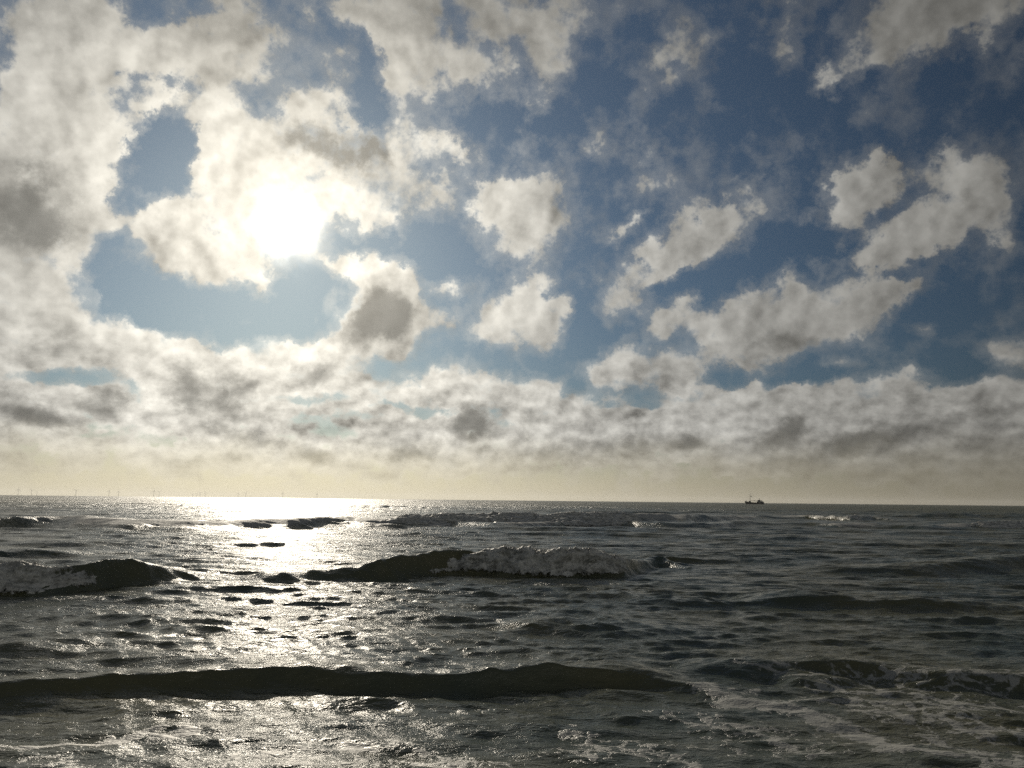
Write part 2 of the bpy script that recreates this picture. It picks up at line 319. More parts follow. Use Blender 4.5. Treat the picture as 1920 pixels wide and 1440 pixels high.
# individually placed waves: (photo x of the crest, photo row of the crest, height in m), front half-width, back half-width
RIDGES = {
 'shore swell': ([(-200,1288,.15),(0,1281,.16),(150,1268,.18),(350,1255,.21),(500,1250,.22),(700,1258,.20),(850,1265,.18),(960,1254,.22),(1080,1249,.23),(1180,1255,.20),(1260,1272,.13),(1330,1292,.07),(1400,1310,.03),(1470,1325,0)], .22, 1.2),
 'middle breaker': ([(440,1086,0),(520,1078,.22),(600,1066,.34),(660,1060,.44),(700,1054,.53),(760,1043,.65),(850,1032,.75),(950,1036,.73),(1050,1042,.68),(1130,1037,.72),(1165,1046,.6),(1200,1052,.3),(1235,1042,.3),(1290,1062,.08),(1330,1070,0)], .62, 2.0),
 'left breaker': ([(-250,1085,.5),(0,1072,.55),(60,1068,.6),(120,1062,.65),(180,1054,.72),(240,1047,.74),(275,1058,.55),(310,1064,.40),(345,1076,.18),(380,1086,0)], .68, 1.8),
 'right swell': ([(1370,1134,0),(1420,1122,.16),(1500,1108,.34),(1545,1110,.33),(1620,1122,.22),(1720,1124,.22),(1850,1132,.15),(1960,1140,.05),(2050,1140,0)], .6, 1.8),
 'far right swell': ([(1480,1070,0),(1600,1063,.2),(1700,1060,.28),(1800,1050,.38),(1920,1042,.48),(2080,1036,.55),(2250,1036,.5)], 1.1, 2.5),
 'small swell': ([(930,1178,0),(1000,1168,.13),(1060,1166,.15),(1130,1172,.13),(1260,1186,.05),(1330,1190,0)], .45, 1.2),
 'small swell 2': ([(280,1222,0),(330,1215,.09),(400,1214,.10),(450,1222,0)], .35, .8),
 'small swell 3': ([(-60,1208,.1),(30,1205,.12),(100,1212,.08),(150,1222,0)], .35, .8),
 'small swell 4': ([(1060,1120,.0),(1150,1112,.12),(1240,1118,.15),(1320,1124,.1),(1380,1130,0)], .6, 1.2),
 'small swell 5': ([(520,1088,.0),(548,1080,.14),(590,1086,.05),(620,1090,0)], .4, .8),
 'rip': ([(1200,1262,0),(1260,1256,.05),(1330,1243,.14),(1400,1240,.18),(1480,1244,.13),(1540,1241,.17),(1640,1250,.14),(1750,1258,.18),(1900,1266,.18),(2050,1270,.16)], .3, .6),
 'rip 2': ([(1440,1275,0),(1500,1266,.12),(1560,1268,.10),(1640,1280,0)], .25, .5),
 'outer surf a': ([(-300,958,1.2),(0,964,1.0),(100,962,.9),(250,967,1.0),(420,970,.95),(530,967,1.0),(640,966,1.0),(700,970,.9),(830,962,1.2),(1000,963,1.1),(1120,961,1.3),(1220,957,1.5),(1330,962,1.1),(1400,966,.6),(1480,968,0)], 3.0, 7.0),
 'outer surf b': ([(-300,975,.6),(0,972,.65),(100,968,.65),(230,971,.7),(330,973,.7),(520,972,.75),(640,974,.65),(780,972,.6),(930,978,.6),(1060,975,.55),(1100,972,.5),(1200,980,0)], 1.7, 4.0),
 'outer swell c': ([(1040,974,0),(1120,968,.7),(1180,974,.6),(1240,975,.7),(1330,978,.6),(1400,974,.6),(1460,984,0)], 1.7, 4.0),
 'outer surf d': ([(1380,970,0),(1500,964,.7),(1560,966,.9),(1630,963,1.0),(1670,972,.4),(1720,975,0)], 2.5, 6.0),
 'outer surf e': ([(1500,985,0),(1560,978,.6),(1640,980,.5),(1720,984,.4),(1800,980,.6),(1900,977,.8),(2050,975,.8)], 1.8, 4.0),
 'outer swell f': ([(1640,968,0),(1740,960,1.1),(1850,962,1.0),(1920,964,.9),(2050,964,.6)], 4.0, 10.0),
 'outer swell g': ([(180,955,0),(240,945,.9),(330,945,.8),(420,950,.4),(500,952,0)], 4.0, 10.0),
 'outer swell h': ([(560,950,0),(620,946,.8),(720,947,.8),(800,950,0)], 4.0, 10.0),
 'small swell 6': ([(-100,1028,.3),(0,1030,.28),(60,1028,.3),(110,1032,.2),(170,1040,0)], .8, 1.8),
 'small swell 7': ([(900,982,0),(930,978,.45),(990,980,.35),(1050,984,0)], 1.0, 2.5),
}
RIDGE_XYH = {}
for k_, (pts, wf, wb) in RIDGES.items():
    a = np.array([(*on_water(px, py, h), h) for px, py, h in pts])
    if k_.startswith('outer'): a[:, 2] *= .76
    a[:, 1] += .38 * a[:, 2]                 # crests lean towards the beach by this much
    RIDGE_XYH[k_] = (a, wf, wb)
def ridge_curve(k_, X):                      # crest position and height, smoothed along the wave
    a, wf, wb = RIDGE_XYH[k_]
    xs = np.linspace(a[0, 0], a[-1, 0], 400)
    def sm(v):
        ker = np.hanning(27); ker /= ker.sum()
        p = np.pad(np.interp(xs, a[:, 0], v), 13, mode='edge')
        return np.convolve(p, ker, 'valid')
    yc = np.interp(X, xs, sm(a[:, 1])); h = np.interp(X, xs, sm(a[:, 2]), left=0, right=0)
    big = k_.startswith('outer')
    f = .3 if big else 1.2
    yc = yc + .16 * wf * vnoise(X * f * 1.6, X * 0, 5) * (3 if big else 1)
    h = h * (1 + (.13 if big else .08) * fbm(X * f * 2.0, X * 0, 3, 6))
    return yc, h

NW = 110
lam = np.exp(rng.uniform(np.log(.22), np.log(26), NW)); lam.sort()
ang_w = -math.pi / 2 - .10 + rng.normal(0, 1, NW) * np.interp(np.log(lam), [np.log(.22), np.log(3), np.log(26)], [.46, .17, .13])
ph = rng.uniform(0, 2 * math.pi, NW)
steep = np.interp(np.log(lam), [np.log(.22), np.log(1), np.log(6), np.log(26)], [.096, .050, .026, .011])
amp_w = steep * lam / (2 * math.pi)
gx, gy, gp = rng.uniform(-1, 1, NW), rng.uniform(-1, 1, NW), rng.uniform(0, 6.28, NW)

def sea_surface(X, Y, spacing):
    """undisplaced points -> displaced x, y, z and foam mask"""
    D = np.hypot(X, Y)
    dx = np.zeros_like(X); dy = np.zeros_like(X); z = np.zeros_like(X); zs = np.zeros_like(X)
    calm = np.interp(D, [0, 9, 14, 40, 90, 400], [.56, .60, .90, 1.0, 1.1, 1.25])
    Xw = X + .9 * vnoise(X * .11, Y * .11, 3); Yw = Y + .9 * vnoise(X * .10, Y * .13, 4)
    for i in range(NW):
        L = lam[i]
        fade = np.clip((L / spacing - 2.0) / 3.0, 0, 1)
        if L > 3: fade = fade * np.interp(D, [0, 15, 60], [.06, .15, .9])
        idx = fade > 0
        if not idx.any(): continue
        k = 2 * math.pi / L
        c, s = math.cos(ang_w[i]), math.sin(ang_w[i])
        xx, yy = Xw[idx], Yw[idx]
        env = .62 + .38 * np.sin((xx * gx[i] + yy * gy[i]) * k * .16 + gp[i]) + .3 * np.sin((xx * gy[i] - yy * gx[i]) * k * .11 + 2 * gp[i])
        A = amp_w[i] * env * fade[idx] * calm[idx]
        t = k * (xx * c + yy * s) + ph[i]
        if L < 1.2: zs[idx] += A * np.cos(t)
        else: z[idx] += A * np.cos(t)
        sn = np.sin(t) * A * .85
        dx[idx] -= c * sn; dy[idx] -= s * sn
    # short irregular wavelets with peaked crests, several times longer than they are wide
    for sc, am, sd in ((1.3, .020, 60), (3.1, .021, 70), (7.0, .014, 80), (14.0, .008, 90)):
        fd = np.clip((1 / sc / spacing - 1.2) / 2.5, 0, 1) * calm
        q_ = .17 * X + .05 * Y + .6 * vnoise(X * .3, Y * .3, sd + 3); r_ = Y - .08 * X + .35 * vnoise(X * .5, Y * .5, sd + 5)
        n_ = fbm(q_ * sc, r_ * sc, 3, sd)
        zs = zs + am * fd * (1 - 2.2 * np.abs(n_)) * (.6 + .6 * vnoise(X * .15, Y * .25, sd + 9))
    foam = np.zeros_like(X)
    rz = np.zeros_like(X); rdy = np.zeros_like(X)
    for k_ in RIDGE_XYH:
        a, wf, wb = RIDGE_XYH[k_]
        m = (X > a[0, 0]) & (X < a[-1, 0]) & (Y > a[:, 1].min() - 6 * wf) & (Y < a[:, 1].max() + 5 * wb)
        if not m.any(): continue
        x, y = X[m], Y[m]
        yc, h = ridge_curve(k_, x)
        big = k_.startswith('outer')
        s = y - yc
        prof = np.where(s < 0, np.exp(-(s / wf) ** 2) - .06 * np.exp(-((s + 2.0 * wf) / wf) ** 2), 1 / (1 + (s / wb) ** 2 * 1.3) * np.exp(-(s / (3 * wb)) ** 2))
        v = h * prof * (1 + (0 if big else .10) * fbm(x * 1.1, s * 1.6, 3, 77))
        rz[m] = np.where(np.abs(v) > np.abs(rz[m]), v, rz[m])
        rdy[m] -= .38 * h * np.clip(prof, 0, 1) ** 2
        if big:
            fm = np.exp(-((s + .3 * wf) / (.8 * wf)) ** 2) * np.clip(vnoise(x * .22, x * 0, 12) * 1.3 + .55, 0, 1) * (0.0 if 'swell' in k_ else 1) * np.clip(h / .5, 0, 1)
            foam[m] = np.maximum(foam[m], fm)
    damp = np.clip(1 - 1.3 * np.abs(rz), .45, 1)
    z = z * damp + rz + zs * np.clip(damp + .3, 0, 1)
    return X + dx * damp, Y + dy * damp + rdy, z, foam

def lace_mask(X, Y):
    """where surf leaves foam lying on the water"""
    wx, wy = fbm(X * .9, Y * .9, 4, 40), fbm(X * .9, Y * .9, 4, 50)
    X = X + .45 * wx; Y = Y + .35 * wy
    m = np.zeros_like(X)
    def spot(px, py, rx, ry, amp, rot=0.0):
        nonlocal m
        cx, cy = on_water(px, py)
        c, s = math.cos(rot), math.sin(rot)
        u = ((X - cx) * c + (Y - cy) * s) / rx; v = (-(X - cx) * s + (Y - cy) * c) / ry
        m = np.maximum(m, amp * np.exp(-(u * u + v * v)))
    def line(p0, p1, w, amp):
        nonlocal m
        a = np.array(on_water(*p0)); b = np.array(on_water(*p1)); d = b - a; L2 = d @ d
        t = np.clip(((X - a[0]) * d[0] + (Y - a[1]) * d[1]) / L2, 0, 1)
        q = np.hypot(X - a[0] - t * d[0], Y - a[1] - t * d[1])
        m = np.maximum(m, amp * np.exp(-(q / w) ** 2))
    for a_, b_, w_, s_ in [((1300, 1290), (1400, 1325), .13, 1.0), ((1400, 1325), (1500, 1335), .22, 1.15), ((1500, 1335), (1600, 1365), .20, 1.05), ((1600, 1365), (1680, 1410), .20, 1.1),
                           ((1680, 1410), (1800, 1425), .22, .95), ((1560, 1290), (1700, 1300), .16, .8), ((1700, 1300), (1920, 1330), .18, .75), ((1480, 1262), (1640, 1290), .12, .6),
                           ((0, 1412), (160, 1392), .08, .95), ((160, 1392), (330, 1378), .09, .9), ((440, 1420), (700, 1395), .12, .75), ((540, 1440), (900, 1432), .12, .6), ((60, 1430), (120, 1440), .2, .5),
                           ((720, 1390), (830, 1440), .14, .6), ((1070, 1385), (1260, 1440), .2, .6), ((850, 1335), (1000, 1330), .08, .4), ((1330, 1360), (1560, 1420), .25, .7), ((1700, 1345), (1920, 1370), .25, .8), ((1560, 1310), (1800, 1345), .2, .75), ((1250, 1345), (1420, 1390), .2, .6), ((1420, 1265), (1560, 1275), .12, .7), ((1640, 1275), (1920, 1300), .14, .75), ((1050, 1418), (1250, 1425), .12, .6), ((1780, 1385), (1920, 1440), .3, .8)]:
        line(a_, b_, w_ * 1.5, s_)
    for s_ in [(1450, 1330, .6, .3, .9), (1560, 1320, .8, .25, .75), (1800, 1330, 1.6, .5, .7), (1850, 1420, 1.2, .5, .62), (1620, 1290, 1.4, .4, .62), (1100, 1410, 1.0, .3, .55), (1780, 1290, 2.6, .9, .56), (1500, 1390, 2.2, .6, .5),
               (1380, 1300, .7, .25, .7), (1500, 1420, 1.6, .4, .45), (700, 1425, 1.2, .25, .55), (350, 1360, .8, .2, .4), (1250, 1400, .8, .3, .5), (1700, 1270, 2.0, .5, .5),
               (150, 1210, 1.4, .5, .35), (60, 1250, 1.2, .3, .3), (1050, 1095, 3.5, .6, .45), (150, 1125, 3, .5, .45), (600, 1050, 2, 1, .2)]:
        spot(*s_)
    return m

SPEED = 1
def build_water():
    TH = 50
    nc = 1300 // SPEED
    rr = [6.0]
    while rr[-1] < 300: rr.append(rr[-1] * (1 + .0032 * SPEED))
    while rr[-1] < 25000: rr.append(rr[-1] * (1 + .0075 * SPEED))
    rr = np.array(rr); nr = len(rr)
    th = np.linspace(R(-TH), R(TH), nc)
    Rr, Tt = np.meshgrid(rr, th, indexing='ij')
    X = (Rr * np.sin(Tt)).ravel(); Y = (Rr * np.cos(Tt) - 3.0).ravel()
    sp = np.maximum(np.gradient(rr)[:, None] + 0 * Tt, Rr * (2 * R(TH) / nc)).ravel()
    x, y, z, fm = sea_surface(X, Y, sp)
    lace = lace_mask(X, Y)
    me = bpy.data.meshes.new('water')
    nv = nr * nc
    me.vertices.add(nv)
    co = np.empty((nv, 3), np.float32); co[:, 0] = x; co[:, 1] = y; co[:, 2] = z
    me.vertices.foreach_set('co', co.ravel())
    i = np.arange(nr - 1)[:, None] * nc + np.arange(nc - 1)[None, :]
    q = np.stack([i, i + 1, i + nc + 1, i + nc], -1).reshape(-1, 4).astype(np.int32)
    nf = len(q)
    me.loops.add(nf * 4); me.polygons.add(nf)
    me.loops.foreach_set('vertex_index', q.ravel())
    me.polygons.foreach_set('loop_start', np.arange(0, nf * 4, 4, dtype=np.int32))
    me.polygons.foreach_set('use_smooth', np.ones(nf, bool))
    for nm, arr in (('surf', fm), ('lace', lace)):
        at = me.attributes.new(nm, 'FLOAT', 'POINT'); at.data.foreach_set('value', arr.astype(np.float32))
    me.update(calc_edges=True)
    ob = bpy.data.objects.new('water', me); col.objects.link(ob)
    ob['kind'] = 'structure'
    me.materials.append(water_material())
    return ob

FOAM_COL = (.36, .36, .34)
def water_material():
    m = bpy.data.materials.new('sea_water'); m.use_nodes = True
    T = NT(m.node_tree)
    pos = T.n('ShaderNodeNewGeometry').outputs['Position']
    dist = T.v('LENGTH', pos)
    # wind ripples, from hand-sized down to finger-sized; the finest only matter close to the beach
    st = T.v('MULTIPLY', T.v('ADD', pos, T.v('SCALE', T.noise(pos, .8, 2, .5, color=True), .5)), (.5, 1.0, 1.0))
    a = T.noise(st, 5.5, 4, .6, .2); b = T.noise(st, 19.0, 4, .6, .2); c = T.noise(st, 60.0, 3, .6)
    far = T.noise(T.v('MULTIPLY', pos, (.35, .5, .3)), 1.0, 5, .62)
    gust = T.remap(T.noise(T.v('MULTIPLY', pos, (.10, .22, .2)), 1.0, 3, .55), .35, .65, .45, 1.25)
    h = T.m('MULTIPLY', a, T.remap(dist, 8, 60, .048, .085))
    paws = T.remap(T.noise(T.v('MULTIPLY', pos, (.016, .0035, 0)), 1.0, 5, .65), .35, .65, .45, 1.7)
    h = T.m('MULTIPLY_ADD', far, T.m('MULTIPLY', T.remap(dist, 40, 300, .0, 1.2), paws), h)
    h = T.m('MULTIPLY_ADD', b, T.m('MULTIPLY', T.remap(dist, 60, 260, .018, .0), gust), h)
    h = T.m('MULTIPLY_ADD', c, T.m('MULTIPLY', T.remap(dist, 20, 70, .004, .0), gust), h)
    bump = T.n('ShaderNodeBump'); bump.inputs['Strength'].default_value = 1.0; bump.inputs['Distance'].default_value = 1.0
    T.put(bump, 'Height', h)
    rough = T.remap(dist, 10, 400, .12, .46, 'LINEAR')
    # lace of old foam
    def at(nm):
        nd = T.n('ShaderNodeAttribute'); nd.attribute_name = nm; return nd.outputs['Fac']
    lp = T.v('ADD', pos, T.v('SCALE', T.v('SUBTRACT', T.noise(pos, 1.6, 4, .6, color=True), (.5, .5, .5)), .9))
    lp = T.v('MULTIPLY', lp, (.8, 1.15, 0))
    vo = T.n('ShaderNodeTexVoronoi', voronoi_dimensions='2D', feature='DISTANCE_TO_EDGE'); T.put(vo, 'Vector', lp); T.put(vo, 'Scale', 3.2)
    T.put(vo, 'Detail', 2); T.put(vo, 'Roughness', .6)
    web = T.remap(vo.outputs['Distance'], .0, .17, 1, 0)
    fine = T.noise(pos, 7.0, 6, .68)
    lac = at('lace')
    lf = T.m('ADD', T.m('MULTIPLY_ADD', web, .55, lac), T.m('MULTIPLY_ADD', fine, 1.7, -1.46))
    lf = T.m('MULTIPLY', T.remap(lf, .18, .50), T.remap(lac, .12, .4))
    sf = T.m('MULTIPLY_ADD', T.m('SUBTRACT', T.noise(pos, 1.5, 5, .65), .5), 1.6, at('surf'))
    sf = T.m('MULTIPLY', T.remap(sf, .35, .75), T.remap(at('surf'), .05, .3))
    foam = T.m('MAXIMUM', T.m('MULTIPLY', lf, .8), sf)
    fb = T.n('ShaderNodeBump'); fb.inputs['Strength'].default_value = 1.0; fb.inputs['Distance'].default_value = 1.0
    T.put(fb, 'Height', T.m('MULTIPLY_ADD', T.m('MULTIPLY', foam, fine), .012, h))
    p = T.n('ShaderNodeBsdfPrincipled')
    body = T.mix(T.remap(T.noise(pos, .25, 3, .5), .35, .65), (.060, .076, .060), (.112, .108, .060))
    T.put(p, 'Base Color', T.mix(foam, body, FOAM_COL))
    p.inputs['Specular IOR Level'].default_value = .5
    T.put(p, 'Roughness', T.mix(foam, T.comb(rough, rough, rough), (.65, .65, .65)))
    p.inputs['IOR'].default_value = 1.333
    T.put(p, 'Normal', fb.outputs[0])
    o = T.n('ShaderNodeOutputMaterial'); T.t.links.new(p.outputs[0], o.inputs[0])
    return m
build_water()

# ------------------------------------------------------------------ white water of the breaking waves
def foam_material():
    m = bpy.data.materials.new('white_water'); m.use_nodes = True
    T = NT(m.node_tree)
    pos = T.n('ShaderNodeNewGeometry').outputs['Position']
    n = T.m('ADD', T.m('MULTIPLY', T.noise(T.v('MULTIPLY', pos, (1, 1, 2.2)), 2.2, 4, .6), .6), T.m('MULTIPLY', T.noise(pos, 11.0, 6, .7), .4))
    p = T.n('ShaderNodeBsdfPrincipled')
    T.put(p, 'Base Color', T.mix(T.remap(n, .35, .6), (.13, .13, .11), (.54, .53, .49)))
    p.inputs['Roughness'].default_value = .55
    bump = T.n('ShaderNodeBump'); bump.inputs['Strength'].default_value = .6; bump.inputs['Distance'].default_value = .04
    T.put(bump, 'Height', T.noise(pos, 22.0, 5, .65))
    T.put(p, 'Normal', bump.outputs[0])
    # the foam thins out into torn shreds at its edges
    at = T.n('ShaderNodeAttribute'); at.attribute_name = 'cover'
    holes = T.remap(T.m('MULTIPLY_ADD', T.m('SUBTRACT', T.noise(pos, 5.0, 7, .68), .5), 1.5, at.outputs['Fac']), .42, .62)
    tr = T.n('ShaderNodeBsdfTransparent'); mx = T.n('ShaderNodeMixShader')
    T.put(mx, 0, holes); T.t.links.new(tr.outputs[0], mx.inputs[1]); T.t.links.new(p.outputs[0], mx.inputs[2])
    o = T.n('ShaderNodeOutputMaterial'); T.t.links.new(mx.outputs[0], o.inputs[0])
    return m
FOAM_MAT = foam_material()

def roller(key, px0, px1, label, thick=.2, reach=1.0, res=.02, drops=500, seed=1, fine=1.0, up=0.0, lean=(0, 0)):
    """tumbling white water lying on the front of one wave, with the spray it throws up"""
    a, wf, wb = RIDGE_XYH[key]
    x0 = np.interp(px0, [p[0] for p in RIDGES[key][0]], a[:, 0]); x1 = np.interp(px1, [p[0] for p in RIDGES[key][0]], a[:, 0])
    nu = int((x1 - x0) / res); nv_ = int((wf * (2.0 * reach + .5)) / res)
    u = np.linspace(x0, x1, nu); v = np.linspace(0, 1, nv_)
    U, V = np.meshgrid(u, v, indexing='ij')
    yc, h = ridge_curve(key, U)
    la, lb = lean
    edge = np.clip(np.minimum(U - x0 - (1 - V) * la, x1 - U - (1 - V) * lb) / (2.2 * wf), 0, 1) ** .7
    edge = np.clip(edge + .5 * fbm(U / wf * 1.1, V * 2.2, 4, seed) * np.clip((1 - edge) * 3, 0, 1), 0, 1)
    base = 2.0 * reach * (1 + .16 * fbm(U / wf * .9, U * 0, 4, seed + 3))
    s = (.45 - V * (base + .45)) * wf
    prof = np.where(s < 0, np.exp(-(s / wf) ** 2) - .06 * np.exp(-((s + 2 * wf) / wf) ** 2), 1 / (1 + (s / wb) ** 2 * 1.3))
    z = h * prof; y = yc + s - .38 * h * np.clip(prof, 0, 1) ** 2
    # bulging billows
    q = 1 / wf
    def bil(X_, Y_, sc, sd): return 1 - np.abs(fbm(X_ * sc, Y_ * sc, 2, sd)) * 2
    lumps = .80 * bil(U, s * 1.5, .8 * q, seed + 5) + .45 * bil(U, s * 1.8, 2.0 * q, seed + 8) + .13 * bil(U, s, 6 * q, seed + 11) + .05 * bil(U, s, 14 * q, seed + 14)
    # shell profile: round nose at the foot, thin at the back of the crest
    shell = np.sin(np.clip(V, 0, 1) ** .9 * math.pi) ** .42
    big = key.startswith('outer')
    off = thick * shell * edge * (.30 + .70 * lumps) - (.45 if big else .05) * (1 - shell) - (1.1 if big else .14) * (1 - edge)
    # push outward (towards the beach and up)
    slope = np.clip(-s / wf, -.3, 2) * np.exp(-(s / wf) ** 2) * 1.7 * h / wf
    ny, nz = -slope / np.sqrt(1 + slope ** 2), 1 / np.sqrt(1 + slope ** 2)
    Yd = y + off * (ny - .25); Zd = z + off * nz + up * edge * np.exp(-((V - .25) / .2) ** 2) * lumps
    jag = fbm(U * 14 * q, s * 14 * q, 4, seed + 30, .75)
    Zd = Zd + .10 * thick * edge * fine * jag + .35 * thick * edge * fine * np.clip(fbm(U * 8 * q, s * 3 * q, 4, seed + 33, .8), 0, 1) ** 2 * np.exp(-((V - .2) / .16) ** 2) * 3
    verts = np.stack([U, Yd, Zd], -1).reshape(-1, 3).astype(np.float32)
    i = np.arange(nu - 1)[:, None] * nv_ + np.arange(nv_ - 1)[None, :]
    faces = np.stack([i, i + 1, i + nv_ + 1, i + nv_], -1).reshape(-1, 4)
    # spray: droplets thrown from the crest
    r2 = np.random.default_rng(seed + 100)
    OCT = np.array([(1, 0, 0), (-1, 0, 0), (0, 1, 0), (0, -1, 0), (0, 0, 1), (0, 0, -1)], np.float32)
    OF = np.array([(0, 2, 4), (2, 1, 4), (1, 3, 4), (3, 0, 4), (2, 0, 5), (1, 2, 5), (3, 1, 5), (0, 3, 5)])
    dv, df = [], []
    base_i = len(verts)
    for _ in range(drops):
        iu = r2.integers(0, nu)
        if edge[iu, 0] < .3: continue
        iv = int(np.clip(r2.normal(.2, .12), 0, .9) * (nv_ - 1))
        o = np.array([U[iu, iv], Yd[iu, iv], Zd[iu, iv]]) + np.array([r2.normal(0, .05), r2.normal(0, .05), r2.exponential(.12 * thick / .2 * .5)])
        rad = r2.uniform(.002, .007) * (1 + thick) * (3 if key.startswith('outer') else 1)
        dv.append(OCT * rad * r2.uniform(.6, 1.6, (1, 3)) + o); df.append(OF + base_i); base_i += 6
    me = bpy.data.meshes.new('sea_foam')
    allv = np.vstack([verts] + dv).astype(np.float32) if dv else verts
    loops = np.concatenate([faces.ravel()] + [f.ravel() for f in df]).astype(np.int32)
    starts = np.concatenate([np.arange(len(faces)) * 4, len(faces) * 4 + np.arange(len(df) * 8) * 3]).astype(np.int32)
    me.vertices.add(len(allv)); me.vertices.foreach_set('co', allv.ravel())
    me.loops.add(len(loops)); me.loops.foreach_set('vertex_index', loops)
    me.polygons.add(len(starts)); me.polygons.foreach_set('loop_start', starts)
    me.polygons.foreach_set('use_smooth', np.ones(len(starts), bool))
    cov = np.concatenate([(np.clip(edge, 0, 1) * np.clip(shell * 1.1, 0, 1)).ravel(), np.ones(len(allv) - len(verts))]).astype(np.float32)
    at = me.attributes.new('cover', 'FLOAT', 'POINT'); at.data.foreach_set('value', cov)
    me.update(calc_edges=True)
    me.materials.append(FOAM_MAT)
    ob = bpy.data.objects.new('sea_foam', me); col.objects.link(ob)
    ob['kind'] = 'stuff'; ob['label'] = label; ob['category'] = 'sea foam'
    return ob
roller('middle breaker', 725, 1195, 'white water tumbling down the front of the wave in the middle', .24, .78, .016, 6000, 1, lean=(3.2, .5))
roller('left breaker', -240, 305, 'white water rolling in at the left edge of the sea', .24, .82, .018, 6000, 2, lean=(0, 1.1))
roller('outer surf a', 640, 1240, 'line of broken surf far out, left of the fishing boat', .45, .9, .09, 600, 3)
roller('outer surf b', -290, 640, 'low surf line far out beneath the wind turbines', .13, .8, .08, 600, 4)
roller('outer surf d', 1480, 1665, 'broken crest far out, right of the fishing boat', .35, .7, .08, 300, 6)
roller('outer surf e', 1780, 2040, 'surf line far out at the right edge', .25, .8, .08, 300, 7)

# ------------------------------------------------------------------ things far out
def paint(name, rgb, rough=.5, metal=0.0, wear=.15):
    m = bpy.data.materials.new(name); m.use_nodes = True
    T = NT(m.node_tree)
    tc = T.n('ShaderNodeTexCoord').outputs['Object']
    n = T.noise(tc, 1.3, 5, .6)
    p = T.n('ShaderNodeBsdfPrincipled')
    dark = tuple(c * (1 - wear) for c in rgb)
    T.put(p, 'Base Color', T.mix(T.remap(n, .4, .65), rgb, dark))
    p.inputs['Roughness'].default_value = rough; p.inputs['Metallic'].default_value = metal
    o = T.n('ShaderNodeOutputMaterial'); T.t.links.new(p.outputs[0], o.inputs[0])
    return m
M_TOWER = paint('turbine_paint', (.62, .63, .62))
M_YELLOW = paint('yellow_transition_paint', (.60, .42, .06))
M_HULL = paint('dark_hull_paint', (.045, .05, .055), wear=.5)
M_CABIN = paint('weathered_cabin_paint', (.16, .155, .14), wear=.4)
M_STEEL = paint('rusty_rigging_steel', (.09, .075, .06), wear=.4)
M_GLASS = paint('wheelhouse_glass', (.02, .025, .03), rough=.1, wear=0)
M_BIRD = paint('gull_feathers', (.16, .16, .15))

def obj(name, bm, mat, parent=None, smooth=False):
    me = bpy.data.meshes.new(name)
    bmesh.ops.recalc_face_normals(bm, faces=bm.faces)
    bm.to_mesh(me); bm.free()
    me.materials.append(mat)
    if smooth:
        for p in me.polygons: p.use_smooth = True
    o = bpy.data.objects.new(name, me); col.objects.link(o)
    if parent: o.parent = parent
    return o
def thing(name, label, cat, loc, rotz=0, group=None):
    o = bpy.data.objects.new(name, None); col.objects.link(o)
    o.location = loc; o.rotation_euler = (0, 0, rotz)
    o['label'] = label; o['category'] = cat
    if group: o['group'] = group
    return o
def loft(bm, rings, cap=True):
    vs = [[bm.verts.new(p) for p in r] for r in rings]
    n = len(rings[0])
    for a, b in zip(vs, vs[1:]):
        for i in range(n): bm.faces.new((a[i], a[(i + 1) % n], b[(i + 1) % n], b[i]))
    if cap:
        bm.faces.new(vs[0][::-1]); bm.faces.new(vs[-1])
def tube(bm, pts, radii, n=10):
    rings = []
    for k, (p, r) in enumerate(zip(pts, radii)):
        p = Vector(p)
        q = Vector(pts[min(k + 1, len(pts) - 1)]) - Vector(pts[max(k - 1, 0)])
        q.normalize()
        a = q.orthogonal().normalized(); b = q.cross(a)
        # keep ring frames aligned
        ref = Vector((0, 1, 0)) if abs(q.y) < .9 else Vector((1, 0, 0))
        a = (ref - q * ref.dot(q)).normalized(); b = q.cross(a)
        rings.append([p + (a * math.cos(t) + b * math.sin(t)) * r for t in [2 * math.pi * i / n for i in range(n)]])
    loft(bm, rings)
def box(bm, x0, x1, y0, y1, z0, z1, bev=.0, taper=0.0):
    v = [bm.verts.new(p) for p in ((x0, y0, z0), (x1, y0, z0), (x1, y1, z0), (x0, y1, z0),
         (x0 + taper, y0 + taper, z1), (x1 - taper, y0 + taper, z1), (x1 - taper, y1 - taper, z1), (x0 + taper, y1 - taper, z1))]
    fs = [bm.faces.new([v[i] for i in f]) for f in ((3, 2, 1, 0), (4, 5, 6, 7), (0, 1, 5, 4), (1, 2, 6, 5), (2, 3, 7, 6), (3, 0, 4, 7))]
    if bev:
        es = list({e for f in fs for e in f.edges})
        bmesh.ops.bevel(bm, geom=es, offset=bev, segments=2, affect='EDGES')

def horizon_row(px):
    return 720 + (FW.z * FPX + RT.z * (px - 960)) / UP.z

